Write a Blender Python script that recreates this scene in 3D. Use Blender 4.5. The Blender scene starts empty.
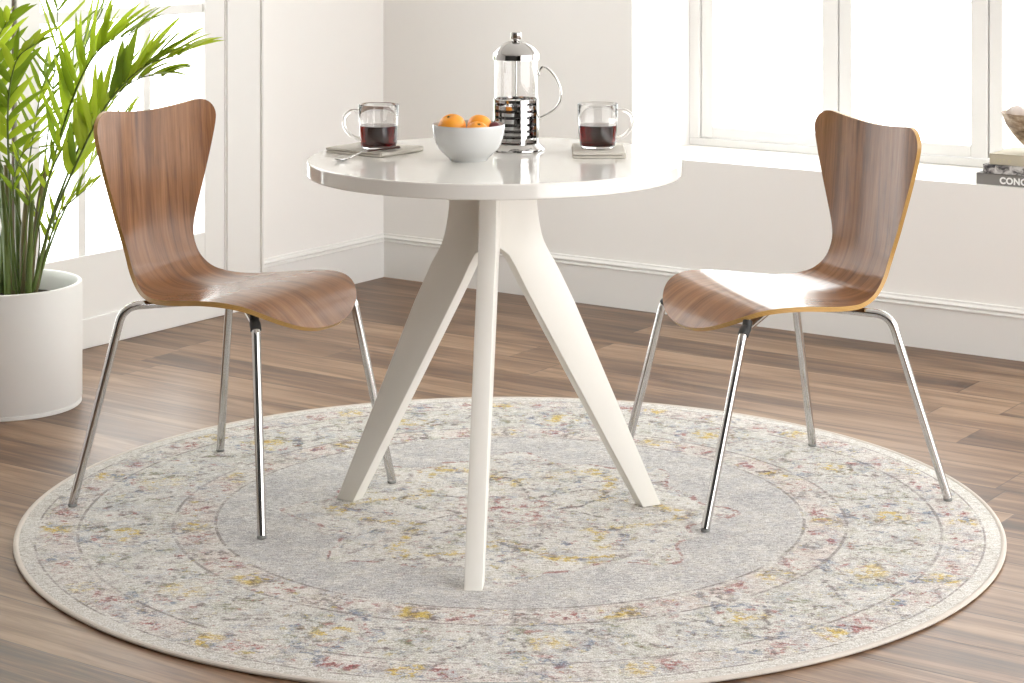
import bpy, bmesh, math, random
from mathutils import Vector, Matrix

random.seed(7)
SC = bpy.context.scene
COL = SC.collection
PI = math.pi
YAW = math.radians(34.68)          # the camera looks 34.68 deg left of the room's +Y axis
CORNER = (-0.430, 7.096)           # room corner as seen from the camera, in metres


def R(x, y, z=0.0):
    """plan position (right of camera, ahead of camera) -> room axes (corner of the room is the origin)"""
    dx, dy = x - CORNER[0], y - CORNER[1]
    return Vector((dx * .8223 - dy * .5690, dx * .5690 + dy * .8223, z))


# ------------------------------------------------------------------ materials
class N:
    """tiny node helper"""
    def __init__(self, name):
        self.m = bpy.data.materials.new(name)
        self.m.use_nodes = True
        self.t = self.m.node_tree
        self.t.nodes.clear()
        self.out = self.t.nodes.new('ShaderNodeOutputMaterial')

    def n(self, typ, **kw):
        o = self.t.nodes.new(typ)
        for k, v in kw.items():
            setattr(o, k, v)
        return o

    def link(self, a, b):
        self.t.links.new(a, b)

    def setin(self, sock, v):
        if hasattr(v, 'is_linked') or isinstance(v, bpy.types.NodeSocket):
            self.link(v, sock)
        else:
            sock.default_value = v

    def math(self, op, a, b=None, c=None, clamp=False):
        o = self.n('ShaderNodeMath', operation=op, use_clamp=clamp)
        self.setin(o.inputs[0], a)
        if b is not None:
            self.setin(o.inputs[1], b)
        if c is not None:
            self.setin(o.inputs[2], c)
        return o.outputs[0]

    def vmath(self, op, a, b=None):
        o = self.n('ShaderNodeVectorMath', operation=op)
        self.setin(o.inputs[0], a)
        if b is not None:
            self.setin(o.inputs[1], b)
        return o.outputs[0]

    def mix(self, f, a, b, blend='MIX'):
        o = self.n('ShaderNodeMix', data_type='RGBA', blend_type=blend)
        self.setin(o.inputs[0], f)
        self.setin(o.inputs[6], a if not isinstance(a, tuple) else (*a, 1)[:4])
        self.setin(o.inputs[7], b if not isinstance(b, tuple) else (*b, 1)[:4])
        return o.outputs[2]

    def ramp(self, f, stops, interp='LINEAR'):
        o = self.n('ShaderNodeValToRGB')
        o.color_ramp.interpolation = interp
        el = o.color_ramp.elements
        while len(el) < len(stops):
            el.new(0.5)
        for e, (p, c) in zip(el, stops):
            e.position = p
            e.color = (c, c, c, 1) if not isinstance(c, tuple) else (*c, 1)
        self.setin(o.inputs[0], f)
        return o.outputs[0]

    def step(self, f, a, b):
        """smooth 0..1 as f goes a -> b"""
        o = self.n('ShaderNodeMapRange', interpolation_type='SMOOTHSTEP')
        self.setin(o.inputs[0], f)
        o.inputs[1].default_value = a
        o.inputs[2].default_value = b
        return o.outputs[0]

    def noise(self, vec, scale, detail=3.0, rough=.55, dist=0.0):
        o = self.n('ShaderNodeTexNoise')
        if vec is not None:
            self.link(vec, o.inputs['Vector'])
        o.inputs['Scale'].default_value = scale
        o.inputs['Detail'].default_value = detail
        o.inputs['Roughness'].default_value = rough
        o.inputs['Distortion'].default_value = dist
        return o.outputs[0]

    def mapping(self, vec, scale=(1, 1, 1), loc=(0, 0, 0)):
        o = self.n('ShaderNodeMapping')
        self.link(vec, o.inputs[0])
        o.inputs['Location'].default_value = loc
        o.inputs['Scale'].default_value = scale
        return o.outputs[0]

    def coord(self, which='Object'):
        return self.n('ShaderNodeTexCoord').outputs[which]

    def bsdf(self, **kw):
        o = self.n('ShaderNodeBsdfPrincipled')
        for k, v in kw.items():
            s = o.inputs[k.replace('_', ' ')]
            if isinstance(v, tuple) and len(v) == 3:
                v = (*v, 1)
            self.setin(s, v)
        self.link(o.outputs[0], self.out.inputs[0])
        return o

    def bump(self, b, height, strength=.2, dist=.01):
        o = self.n('ShaderNodeBump')
        o.inputs['Strength'].default_value = strength
        o.inputs['Distance'].default_value = dist
        self.link(height, o.inputs['Height'])
        self.link(o.outputs[0], b.inputs['Normal'])


def paint(name, col, rough=.5, coat=0.0, bumpscale=0, bstr=.05, var=.03, metal=0.0):
    k = N(name)
    co = k.coord()
    nz = k.noise(co, 6.0, 3)
    lo = tuple(c * (1 - var) for c in col)
    c = k.mix(nz, lo, col)
    b = k.bsdf(Base_Color=c, Roughness=rough, Metallic=metal)
    b.inputs['Coat Weight'].default_value = coat
    b.inputs['Coat Roughness'].default_value = .06
    if bumpscale:
        k.bump(b, k.noise(co, bumpscale, 4), bstr, .004)
    return k.m


def glass_material(name, tint=(1, 1, 1), rough=0.0, ior=1.45):
    k = N(name)
    co = k.coord()
    c = k.mix(k.noise(co, 3.0, 1), tuple(x * .985 for x in tint), tint)
    k.bsdf(Base_Color=c, Roughness=rough, IOR=ior, Transmission_Weight=1.0)
    return k.m


def pane_material():
    k = N('pane_glass')
    tr = k.n('ShaderNodeBsdfTransparent')
    gl = k.n('ShaderNodeBsdfGlossy')
    gl.inputs['Roughness'].default_value = .02
    fr = k.n('ShaderNodeFresnel')
    fr.inputs[0].default_value = 1.45
    co = k.coord()
    k.setin(tr.inputs[0], k.mix(k.noise(co, 2.0, 1), (.95, .97, .96), (.98, .98, .98)))
    mx = k.n('ShaderNodeMixShader')
    geo = k.n('ShaderNodeNewGeometry')          # reflect only at the outer faces of the pane
    k.link(k.math('MULTIPLY', fr.outputs[0], k.math('SUBTRACT', 1.0, geo.outputs['Backfacing'])), mx.inputs[0])
    k.link(tr.outputs[0], mx.inputs[1])
    k.link(gl.outputs[0], mx.inputs[2])
    k.link(mx.outputs[0], k.out.inputs[0])
    return k.m


def floor_material():
    k = N('walnut_laminate')
    co = k.coord()
    sep = k.n('ShaderNodeSeparateXYZ')
    k.link(co, sep.inputs[0])
    x, y = sep.outputs[0], sep.outputs[1]
    yy = k.math('DIVIDE', k.math('ADD', y, .1365 + 20 * .155), .155)
    row = k.math('FLOOR', yy)
    fy = k.math('FRACT', yy)
    wn = k.n('ShaderNodeTexWhiteNoise', noise_dimensions='1D')
    k.link(row, wn.inputs['W'])
    xx = k.math('ADD', k.math('DIVIDE', x, 1.22), k.math('MULTIPLY', wn.outputs[0], 7.3))
    colm = k.math('FLOOR', xx)
    fx = k.math('FRACT', xx)
    cmb = k.n('ShaderNodeCombineXYZ')
    k.link(row, cmb.inputs[0])
    k.link(colm, cmb.inputs[1])
    wn2 = k.n('ShaderNodeTexWhiteNoise', noise_dimensions='2D')
    k.link(cmb.outputs[0], wn2.inputs['Vector'])
    pid = wn2.outputs[0]
    # grain space shifted per plank
    sh = k.n('ShaderNodeCombineXYZ')
    k.link(k.math('MULTIPLY', pid, 37.0), sh.inputs[0])
    k.link(k.math('MULTIPLY', pid, 91.0), sh.inputs[1])
    k.link(k.math('MULTIPLY', pid, 13.0), sh.inputs[2])
    g = k.vmath('ADD', co, sh.outputs[0])
    streak = k.noise(k.mapping(g, (.8, 11.0, 1)), 1.6, 5, .62, .9)
    fine = k.noise(k.mapping(g, (3.0, 120.0, 1)), 1.5, 4, .65)
    blotch = k.noise(k.mapping(g, (1.2, 4.0, 1)), 1.3, 2, .5)
    v = k.math('ADD', k.math('MULTIPLY', streak, .62), k.math('MULTIPLY', fine, .28))
    v = k.math('ADD', v, k.math('MULTIPLY', blotch, .22))
    v = k.math('ADD', v, k.math('MULTIPLY', k.math('SUBTRACT', pid, .5), .13))
    c = k.ramp(v, [(.35, (.030, .0135, .006)), (.46, (.095, .048, .024)), (.56, (.185, .103, .056)),
                   (.68, (.32, .205, .125))])
    e = k.math('MINIMUM', fy, k.math('SUBTRACT', 1.0, fy))
    ex = k.math('MINIMUM', fx, k.math('SUBTRACT', 1.0, fx))
    gap = k.math('MINIMUM', k.step(e, .0, .018), k.step(ex, .0, .0022))
    c = k.mix(k.math('MULTIPLY', k.math('SUBTRACT', 1.0, gap), .7), c, (.030, .018, .012))
    b = k.bsdf(Base_Color=c, Roughness=k.math('ADD', .30, k.math('MULTIPLY', fine, .16)))
    b.inputs['Specular IOR Level'].default_value = .42
    k.bump(b, k.math('ADD', k.math('MULTIPLY', gap, .6), k.math('MULTIPLY', fine, .25)), .25, .002)
    return k.m


def veneer_material():
    k = N('walnut_veneer')
    uv = k.coord('UV')
    big = k.noise(k.mapping(uv, (9.0, 1.3, 1), (3.1, .2, 0)), 1.6, 4, .58, 1.2)
    streak = k.noise(k.mapping(uv, (40.0, 1.3, 1)), 1.5, 5, .62, .8)
    fine = k.noise(k.mapping(uv, (170.0, 5.0, 1)), 1.6, 3, .65)
    pores = k.noise(k.mapping(uv, (420.0, 16.0, 1)), 1.0, 2, .5)
    v = k.math('ADD', k.math('MULTIPLY', streak, .48), k.math('MULTIPLY', big, .42))
    v = k.math('ADD', v, k.math('MULTIPLY', fine, .18))
    c = k.ramp(v, [(.33, (.050, .0165, .005)), (.44, (.135, .050, .015)), (.54, (.225, .093, .031)),
                   (.70, (.34, .160, .064))])
    c = k.mix(k.math('MULTIPLY', k.step(pores, .62, .72), .35), c, (.07, .03, .017))
    b = k.bsdf(Base_Color=c, Roughness=.40)
    b.inputs['Specular IOR Level'].default_value = .05
    b.inputs['Coat Weight'].default_value = 1.0
    b.inputs['Coat IOR'].default_value = 1.30
    b.inputs['Coat Roughness'].default_value = .15
    k.bump(b, fine, .04, .001)
    return k.m


def ply_material():
    k = N('plywood_edge')
    uv = k.coord('UV')
    sep = k.n('ShaderNodeSeparateXYZ')
    k.link(uv, sep.inputs[0])
    ly = k.math('FRACT', k.math('MULTIPLY', sep.outputs[1], 3.5))
    m = k.step(k.math('ABSOLUTE', k.math('SUBTRACT', ly, .5)), .18, .34)
    nz = k.noise(k.mapping(uv, (60, 2, 1)), 1.0, 3)
    c = k.mix(m, (.52, .30, .085), (.30, .155, .038))
    c = k.mix(k.math('MULTIPLY', nz, .5), c, (.60, .38, .13))
    b = k.bsdf(Base_Color=c, Roughness=.42)
    return k.m


def rug_material():
    k = N('distressed_medallion_pile')
    co = k.coord()                                       # local metres, rug centre at 0
    p0 = k.mapping(co, (1 / 1.0075, 1 / 1.0075, 0))
    # wobble
    wob = k.n('ShaderNodeTexNoise')
    k.link(p0, wob.inputs['Vector'])
    wob.inputs['Scale'].default_value = 16
    wob.inputs['Detail'].default_value = 3
    off = k.vmath('SCALE', k.vmath('SUBTRACT', wob.outputs[1], (.5, .5, .5)))
    off.node.inputs[3].default_value = .045
    p = k.vmath('ADD', p0, off)

    def polar(v):
        s = k.n('ShaderNodeSeparateXYZ')
        k.link(v, s.inputs[0])
        r = k.math('SQRT', k.math('ADD', k.math('MULTIPLY', s.outputs[0], s.outputs[0]),
                                  k.math('MULTIPLY', s.outputs[1], s.outputs[1])))
        return r, k.math('ARCTAN2', s.outputs[1], s.outputs[0])
    r, th = polar(p)
    r0, _ = polar(k.vmath('ADD', p0, k.vmath('SCALE', off)))
    rc, _ = polar(p0)
    def seeded(scale, dx, dy, det=4, ro=.7):
        return k.noise(k.mapping(p0, (1, 1, 1), (dx, dy, 0)), scale, det, ro)
    wear = k.math('ADD', k.math('MULTIPLY', seeded(5.0, 0, 0, 4, .62), .6), k.math('MULTIPLY', seeded(2.1, 8, 5, 3, .6), .45))                     # large worn areas
    wear2 = seeded(13, 5, 2, 4, .68)
    speck = seeded(46, 1, 7)
    speck2 = seeded(52, 9, 3)
    speck3 = seeded(48, 4, 11)
    fleck = seeded(24, 14, 6, 5, .75)
    fleck2 = seeded(21, 3, 17, 5, .75)
    fleck3 = seeded(26, 21, 9, 5, .75)
    pile = seeded(300, 0, 0, 2, .7)
    pile2 = k.noise(k.mapping(p0, (.55, 1.25, 1), (2, 2, 0)), 120, 3, .75)

    cream = (.69, .67, .63)
    def mul(*a):
        o = a[0]
        for b in a[1:]:
            o = k.math('MULTIPLY', o, b)
        return o
    def inv(a):
        return k.math('SUBTRACT', 1.0, a)
    def band(rr, a, b, s=.006):
        return mul(k.step(rr, a - s, a + s), inv(k.step(rr, b - s, b + s)))
    def cosn(n, ph=0.0):
        return k.math('COSINE', k.math('ADD', k.math('MULTIPLY', th, float(n)), ph))
    def line(rr, at, w):
        return inv(k.step(k.math('ABSOLUTE', k.math('SUBTRACT', rr, at)), w * .4, w))
    gold = (.55, .385, .04)
    red = (.27, .030, .028)
    blue = (.13, .175, .27)
    dark = (.085, .060, .060)
    olive = (.18, .185, .085)
    rose = (.52, .37, .33)

    c = k.mix(k.step(wear, .35, .65), cream, (.56, .54, .505))
    # grey field between medallion and inner border
    lob = k.math('ADD', .415, k.math('ADD', k.math('MULTIPLY', cosn(8), .036), k.math('MULTIPLY', cosn(16, .6), .018)))
    d = k.math('SUBTRACT', r, lob)
    fieldm = mul(k.step(d, -.004, .010), inv(k.step(rc, .594, .602)))
    c = k.mix(mul(fieldm, k.step(k.math('ADD', k.math('MULTIPLY', wear2, .6), k.math('MULTIPLY', pile2, .4)), .36, .54), .78), c, (.395, .39, .40))
    c = k.mix(mul(fieldm, k.step(speck, .52, .62), .38), c, (.36, .37, .40))
    c = k.mix(mul(fieldm, k.step(fleck2, .47, .60), k.step(speck2, .40, .55), .55), c, cream)
    # grounds of the borders
    c = k.mix(mul(band(rc, .69, .872), k.step(wear2, .38, .60), k.step(pile2, .36, .56), .62), c, (.44, .45, .43))
    c = k.mix(mul(band(rc, .606, .684), k.step(wear2, .40, .62), .34), c, rose)
    c = k.mix(mul(band(rc, .88, .952), k.step(wear2, .36, .60), .40), c, (.50, .42, .40))
    # mottled yarn: smoky blue, brown and sage smudges in the patterned zones
    zone = inv(k.math('MULTIPLY', k.math('MAXIMUM', fieldm, k.step(rc, .950, .965)), .72))
    sm1, sm2, sm3 = seeded(15, 31, 4, 5, .74), seeded(17, 6, 29, 5, .74), seeded(14, 40, 22, 5, .74)
    c = k.mix(mul(zone, k.step(sm1, .50, .60), k.step(pile2, .38, .56), .62), c, (.25, .285, .35))
    c = k.mix(mul(zone, k.step(sm2, .51, .60), k.step(speck3, .42, .55), .60), c, (.25, .19, .18))
    c = k.mix(mul(zone, k.step(sm3, .52, .61), k.step(speck, .42, .55), .50), c, (.36, .36, .26))
    c = k.mix(mul(zone, k.step(k.math('ADD', k.math('MULTIPLY', sm1, .5), k.math('MULTIPLY', inv(sm2), .5)), .55, .62), .6), c, (.74, .71, .66))
    # medallion: gold tracery, red heart, blue and olive leaves, dark stems
    ringg = k.math('ABSOLUTE', k.math('SUBTRACT', r, k.math('ADD', .285, k.math('MULTIPLY', cosn(6, .4), .070))))
    c = k.mix(mul(inv(k.step(ringg, .010, .036)), k.step(fleck, .46, .56), k.step(speck, .38, .52), .9), c, gold)
    ring2 = k.math('ABSOLUTE', k.math('SUBTRACT', r, k.math('ADD', .18, k.math('MULTIPLY', cosn(6, 2.5), .07))))
    c = k.mix(mul(inv(k.step(ring2, .004, .018)), k.step(speck2, .44, .54), .75), c, dark)
    ring3 = k.math('ABSOLUTE', k.math('SUBTRACT', r, k.math('ADD', .33, k.math('MULTIPLY', cosn(8, 1.9), .045))))
    c = k.mix(mul(inv(k.step(ring3, .004, .014)), k.step(fleck2, .46, .56), .6), c, (.24, .19, .18))
    c = k.mix(mul(inv(k.step(r, .05, .17)), k.step(fleck3, .48, .56), k.step(speck3, .44, .55), .8), c, red)
    leaf = mul(k.step(cosn(12, 1.0), .2, .75), band(r, .18, .38, .03))
    c = k.mix(mul(leaf, k.step(fleck2, .50, .58), k.step(speck2, .44, .56), .75), c, blue)
    leaf2 = mul(k.step(cosn(10, 2.0), .4, .8), band(r, .09, .30, .03))
    c = k.mix(mul(leaf2, k.step(fleck, .50, .58), k.step(speck, .44, .56), .7), c, olive)
    c = k.mix(mul(inv(k.step(k.math('ABSOLUTE', d), .002, .009)), k.step(fleck3, .47, .55), .85), c, (.27, .11, .10))
    # inner border
    mo = mul(k.step(cosn(22), .0, .6), band(rc, .616, .676, .012))
    c = k.mix(mul(mo, k.step(fleck, .50, .57), k.step(speck, .40, .52), .85), c, red)
    mo = mul(k.step(cosn(11, 1.3), .80, .93), band(rc, .618, .674, .01))
    c = k.mix(mul(mo, k.step(fleck2, .46, .54), k.step(sm1, .40, .52), .9), c, gold)
    mo = mul(k.step(cosn(22, 2.2), .4, .85), band(rc, .614, .678, .01))
    c = k.mix(mul(mo, k.step(speck3, .46, .55), .6), c, dark)
    # flowers and vine of the wide border
    fl_t = cosn(13, .5)
    fr = k.math('ABSOLUTE', k.math('SUBTRACT', r, .78))
    fdist = k.math('ADD', k.math('MULTIPLY', fr, 11.0), k.math('MULTIPLY', k.math('SUBTRACT', 1.0, fl_t), 1.35))
    c = k.mix(mul(line(fdist, 1.05, .28), k.step(fleck2, .47, .56), k.step(speck2, .42, .54), .8), c, blue)
    c = k.mix(mul(line(fdist, .72, .16), k.step(fleck3, .48, .57), k.step(speck3, .42, .54), .7), c, red)
    c = k.mix(mul(inv(k.step(fdist, .25, .60)), k.step(fleck, .46, .55), k.step(sm3, .40, .52), .9), c, gold)
    vine = k.math('ABSOLUTE', k.math('SUBTRACT', r, k.math('ADD', .78, k.math('MULTIPLY', cosn(26, 1.1), .05))))
    c = k.mix(mul(inv(k.step(vine, .003, .014)), k.step(speck3, .46, .56), .65), c, dark)
    mo = mul(k.step(cosn(26, 2.6), .6, .92), band(r, .70, .865, .01))
    c = k.mix(mul(mo, k.step(fleck3, .48, .56), k.step(speck3, .42, .54), .7), c, olive)
    # outer border
    mo = mul(k.step(cosn(30), .1, .6), band(rc, .889, .945, .01))
    c = k.mix(mul(mo, k.step(fleck2, .50, .57), k.step(speck2, .42, .54), .85), c, red)
    mo = mul(k.step(cosn(30, 2.2), .2, .7), band(rc, .885, .95, .01))
    c = k.mix(mul(mo, k.step(fleck, .49, .57), k.step(speck, .42, .54), .8), c, blue)
    mo = mul(k.step(cosn(15, 1.2), .85, .95), band(rc, .89, .948, .01))
    c = k.mix(mul(mo, k.step(fleck3, .44, .54), k.step(speck3, .40, .52), .85), c, gold)
    # guard lines
    for at, w in ((.602, .0046), (.687, .0050), (.875, .0046), (.958, .0032)):
        c = k.mix(mul(line(rc, at, w), k.step(wear2, .38, .52), .66), c, (.15, .115, .115))
    # all-over coloured flecks, fewest in the plain field and the edge band
    inf = inv(k.math('MULTIPLY', k.math('MAXIMUM', fieldm, k.step(rc, .950, .965)), .80))
    c = k.mix(mul(inf, k.step(fleck, .555, .64), k.step(speck2, .42, .54), .80), c, (.17, .20, .27))
    c = k.mix(mul(inf, k.step(fleck2, .56, .64), k.step(speck3, .42, .54), .80), c, (.14, .10, .10))
    c = k.mix(mul(inf, k.step(fleck3, .575, .65), k.step(speck, .42, .54), .75), c, (.30, .09, .08))
    c = k.mix(mul(inf, k.step(k.math('ADD', k.math('MULTIPLY', fleck, .5), k.math('MULTIPLY', inv(fleck3), .5)), .555, .61), k.step(speck3, .42, .54), .70), c, (.46, .36, .07))
    # worn-out cream abrasion over everything and pile grain
    c = k.mix(mul(k.step(wear, .50, .66), k.step(pile2, .32, .58), .40), c, cream)
    grain = k.step(k.math('ADD', k.math('MULTIPLY', pile, .55), k.math('MULTIPLY', pile2, .45)), .36, .64)
    c = k.mix(.70, c, k.mix(grain, (.16, .155, .15), (.88, .88, .88)), 'OVERLAY')
    c = k.mix(mul(k.step(pile2, .50, .66), .22), c, (.72, .70, .66))
    b = k.bsdf(Base_Color=c, Roughness=.95)
    b.inputs['Specular IOR Level'].default_value = .15
    b.inputs['Sheen Weight'].default_value = .10
    k.bump(b, k.math('ADD', pile, k.math('MULTIPLY', pile2, .8)), .5, .006)
    return k.m


def leaf_material(name, a, b_):
    k = N(name)
    co = k.coord()
    nz = k.noise(co, 9.0, 3)
    c = k.mix(nz, a, b_)
    d = k.n('ShaderNodeBsdfPrincipled')
    k.link(c, d.inputs['Base Color'])
    d.inputs['Roughness'].default_value = .38
    t = k.n('ShaderNodeBsdfTranslucent')
    k.link(k.mix(.5, c, (.42, .55, .03)), t.inputs[0])
    mx = k.n('ShaderNodeMixShader')
    mx.inputs[0].default_value = .42
    k.link(d.outputs[0], mx.inputs[1])
    k.link(t.outputs[0], mx.inputs[2])
    k.link(mx.outputs[0], k.out.inputs[0])
    return k.m


def coffee_material():
    k = N('black_coffee')
    co = k.coord()
    c = k.mix(k.noise(co, 4.0, 1), (.97, .95, .95), (1, 1, 1))
    k.bsdf(Base_Color=c, Roughness=0.0, IOR=1.33, Transmission_Weight=1.0)
    va = k.n('ShaderNodeVolumeAbsorption')
    va.inputs[0].default_value = (.60, .05, .07, 1)
    va.inputs[1].default_value = 150
    k.link(va.outputs[0], k.out.inputs[1])
    return k.m


def orange_material():
    k = N('orange_peel')
    co = k.coord()
    c = k.mix(k.noise(co, 18, 2), (.85, .30, .012), (.90, .38, .03))
    b = k.bsdf(Base_Color=c, Roughness=.36)
    b.inputs['Subsurface Weight'].default_value = .15
    b.inputs['Subsurface Radius'].default_value = (.01, .004, .001)
    k.bump(b, k.noise(co, 420, 2), .35, .001)
    return k.m


def stoneware_material():
    k = N('aged_terracotta_glaze')
    co = k.coord()
    a = k.noise(k.mapping(co, (1, 1, 2.5)), 22, 5, .65)
    c = k.ramp(a, [(.35, (.17, .105, .06)), (.48, (.36, .26, .17)), (.6, (.55, .45, .33)), (.7, (.66, .57, .47))])
    k.bsdf(Base_Color=c, Roughness=.55)
    return k.m


def photo_spine_material():
    k = N('grey_photo_spine')
    co = k.coord()
    a = k.noise(k.mapping(co, (1, 1, 1.4)), 42, 4, .6, 1.0)
    c = k.ramp(a, [(.38, (.04, .04, .045)), (.48, (.20, .19, .19)), (.55, (.45, .44, .43)), (.66, (.62, .61, .60))])
    k.bsdf(Base_Color=c, Roughness=.4)
    return k.m


def linen_material():
    k = N('natural_linen')
    co = k.coord()
    w = k.n('ShaderNodeTexWave', wave_type='BANDS', bands_direction='X')
    k.link(co, w.inputs[0])
    w.inputs['Scale'].default_value = 260
    w2 = k.n('ShaderNodeTexWave', wave_type='BANDS', bands_direction='Y')
    k.link(co, w2.inputs[0])
    w2.inputs['Scale'].default_value = 260
    v = k.math('ADD', k.math('MULTIPLY', w.outputs[1], .5), k.math('MULTIPLY', w2.outputs[1], .5))
    c = k.mix(v, (.52, .485, .43), (.68, .65, .59))
    b = k.bsdf(Base_Color=c, Roughness=.9)
    k.bump(b, v, .3, .001)
    return k.m


M = {}
M['wall'] = paint('white_wall_paint', (.86, .846, .826), .6, 0, 60, .03, .015)
M['trim'] = paint('white_trim_gloss', (.80, .793, .775), .32, .1, 0, 0, .015)
M['unseen_dark'] = paint('charcoal_light_absorber', (.06, .058, .055), .6, 0, 60, .03, .03)  # charcoal on unseen walls to darken chrome reflections and cut fill light
M['ceiling'] = paint('ceiling_paint', (.86, .85, .83), .8)
M['floor'] = floor_material()
M['rug'] = rug_material()
M['binding'] = paint('rug_binding_yarn', (.66, .60, .54), .9, 0, 160, .4, .2)
M['lacquer'] = paint('white_gloss_lacquer', (.83, .815, .775), .10, .25, 0, 0, .01)
M['lacquer_leg'] = paint('white_satin_lacquer', (.81, .79, .74), .36, .1, 0, 0, .01)
M['veneer'] = veneer_material()
M['ply'] = ply_material()
M['chrome'] = paint('polished_chrome', (.62, .61, .60), .08, 0, 0, 0, .03, 1.0)
M['steel'] = paint('mirror_steel', (.52, .51, .50), .06, 0, 0, 0, .03, 1.0)
M['rubber'] = paint('black_rubber', (.02, .02, .02), .55)
M['glide'] = paint('grey_plastic_glide', (.22, .22, .21), .5)
M['pane'] = pane_material()
M['gap'] = paint('door_gap_shade', (.16, .13, .10), .7)  # dark colour stands for the shade between the door leaves
M['pot'] = paint('matte_white_ceramic', (.80, .795, .775), .45, .0, 30, .04, .02)
M['soil'] = paint('potting_soil', (.05, .035, .025), .95, 0, 90, .9, .5)
M['leaf'] = leaf_material('palm_leaf_shaded', (.045, .10, .008), (.15, .25, .014))  # darker green painted in for leaves in shade
M['leaf_bright'] = leaf_material('palm_leaf_lit', (.27, .40, .02), (.50, .58, .05))  # yellow-green painted in for leaves lit from the door
M['stem'] = paint('palm_stem_green', (.15, .215, .05), .45, 0, 0, 0, .35)
M['cane'] = paint('palm_cane', (.25, .21, .10), .5, 0, 40, .2, .45)
M['glass'] = glass_material('clear_glass')
M['coffee'] = coffee_material()
M['bowl'] = paint('grey_white_porcelain', (.56, .565, .56), .16, .3, 0, 0, .02)
M['orange'] = orange_material()
M['calyx'] = paint('dried_calyx', (.10, .09, .03), .8)
M['plum'] = paint('dark_red_skin', (.14, .02, .03), .3, .2)
M['linen'] = linen_material()
M['bronze'] = paint('dark_spoon_handle', (.07, .035, .028), .3, 0, 0, 0, .1, .5)
M['stoneware'] = stoneware_material()
M['photospine'] = photo_spine_material()
M['greycloth'] = paint('grey_book_cloth', (.21, .20, .19), .6, 0, 200, .1, .1)
M['beigecloth'] = paint('beige_book_cloth', (.55, .50, .385), .7, 0, 200, .1, .15)
M['paper'] = paint('page_paper', (.78, .75, .69), .9, 0, 0, 0, .1)
M['ink'] = paint('white_foil_lettering', (.86, .86, .85), .5)
M['ink2'] = paint('faded_gold_lettering', (.56, .53, .33), .6)
M['shell'] = paint('mauve_shell', (.36, .29, .27), .45, 0, 60, .5, .5)
M['petal'] = paint('pale_dried_petal', (.62, .54, .50), .7, 0, 60, .4, .3)


# ------------------------------------------------------------------ mesh helpers
def link_mesh(name, bm, mats, parent=None, smooth=True, angle=35, recalc=True):
    if recalc:
        bmesh.ops.recalc_face_normals(bm, faces=bm.faces[:])
    me = bpy.data.meshes.new(name)
    bm.to_mesh(me)
    bm.free()
    for m in (mats if isinstance(mats, (list, tuple)) else [mats]):
        me.materials.append(M[m] if isinstance(m, str) else m)
    if smooth:
        for p in me.polygons:
            p.use_smooth = True
        me.set_sharp_from_angle(angle=math.radians(angle))
    o = bpy.data.objects.new(name, me)
    COL.objects.link(o)
    if parent:
        o.parent = parent
    return o


def thing(name, label, cat, loc=(0, 0, 0), rz=0.0, group=None):
    o = bpy.data.objects.new(name, None)
    o.empty_display_size = .1
    COL.objects.link(o)
    o.location = loc
    o.rotation_euler = (0, 0, rz)
    o['label'] = label
    o['category'] = cat
    if group:
        o['group'] = group
    return o


def tag(o, label, cat, group=None):
    o['label'] = label
    o['category'] = cat
    if group:
        o['group'] = group
    return o


def structure(o):
    o['kind'] = 'structure'
    return o


def box(bm, x0, x1, y0, y1, z0, z1, bev=0.0, mat=0, seg=2):
    r = bmesh.ops.create_cube(bm, size=1.0)
    vs = r['verts']
    for v in vs:
        v.co = Vector(((x0 + x1) / 2 + v.co.x * (x1 - x0), (y0 + y1) / 2 + v.co.y * (y1 - y0), (z0 + z1) / 2 + v.co.z * (z1 - z0)))
    fs = list({f for v in vs for f in v.link_faces})
    for f in fs:
        f.material_index = mat
    if bev > 0:
        es = list({e for v in vs for e in v.link_edges})
        bmesh.ops.bevel(bm, geom=es, offset=bev, segments=seg, profile=.5, affect='EDGES', clamp_overlap=True)
    return vs


def lathe(bm, prof, seg=64, mat=0, center=(0, 0), closed=False):
    """prof: list of (r, z); r = 0 ends become a fan"""
    rings = []
    for (r, z) in prof:
        if r < 1e-6:
            rings.append([bm.verts.new((center[0], center[1], z))])
        else:
            rings.append([bm.verts.new((center[0] + r * math.cos(2 * PI * i / seg), center[1] + r * math.sin(2 * PI * i / seg), z))
                          for i in range(seg)])
    pairs = list(zip(rings, rings[1:]))
    if closed:
        pairs.append((rings[-1], rings[0]))
    for a, b in pairs:
        for i in range(seg):
            j = (i + 1) % seg
            if len(a) == 1 and len(b) == 1:
                break
            if len(a) == 1:
                f = bm.faces.new((a[0], b[i], b[j]))
            elif len(b) == 1:
                f = bm.faces.new((a[i], a[j], b[0]))
            else:
                f = bm.faces.new((a[i], a[j], b[j], b[i]))
            f.material_index = mat
    return rings


def catmull(pts, n=8):
    pts = [Vector(p) for p in pts]
    out = []
    P = [pts[0] * 2 - pts[1]] + pts + [pts[-1] * 2 - pts[-2]]
    for i in range(1, len(P) - 2):
        p0, p1, p2, p3 = P[i - 1], P[i], P[i + 1], P[i + 2]
        for k in range(n):
            t = k / n
            out.append(.5 * ((2 * p1) + (-p0 + p2) * t + (2 * p0 - 5 * p1 + 4 * p2 - p3) * t * t + (-p0 + 3 * p1 - 3 * p2 + p3) * t ** 3))
    out.append(pts[-1])
    return out


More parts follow.
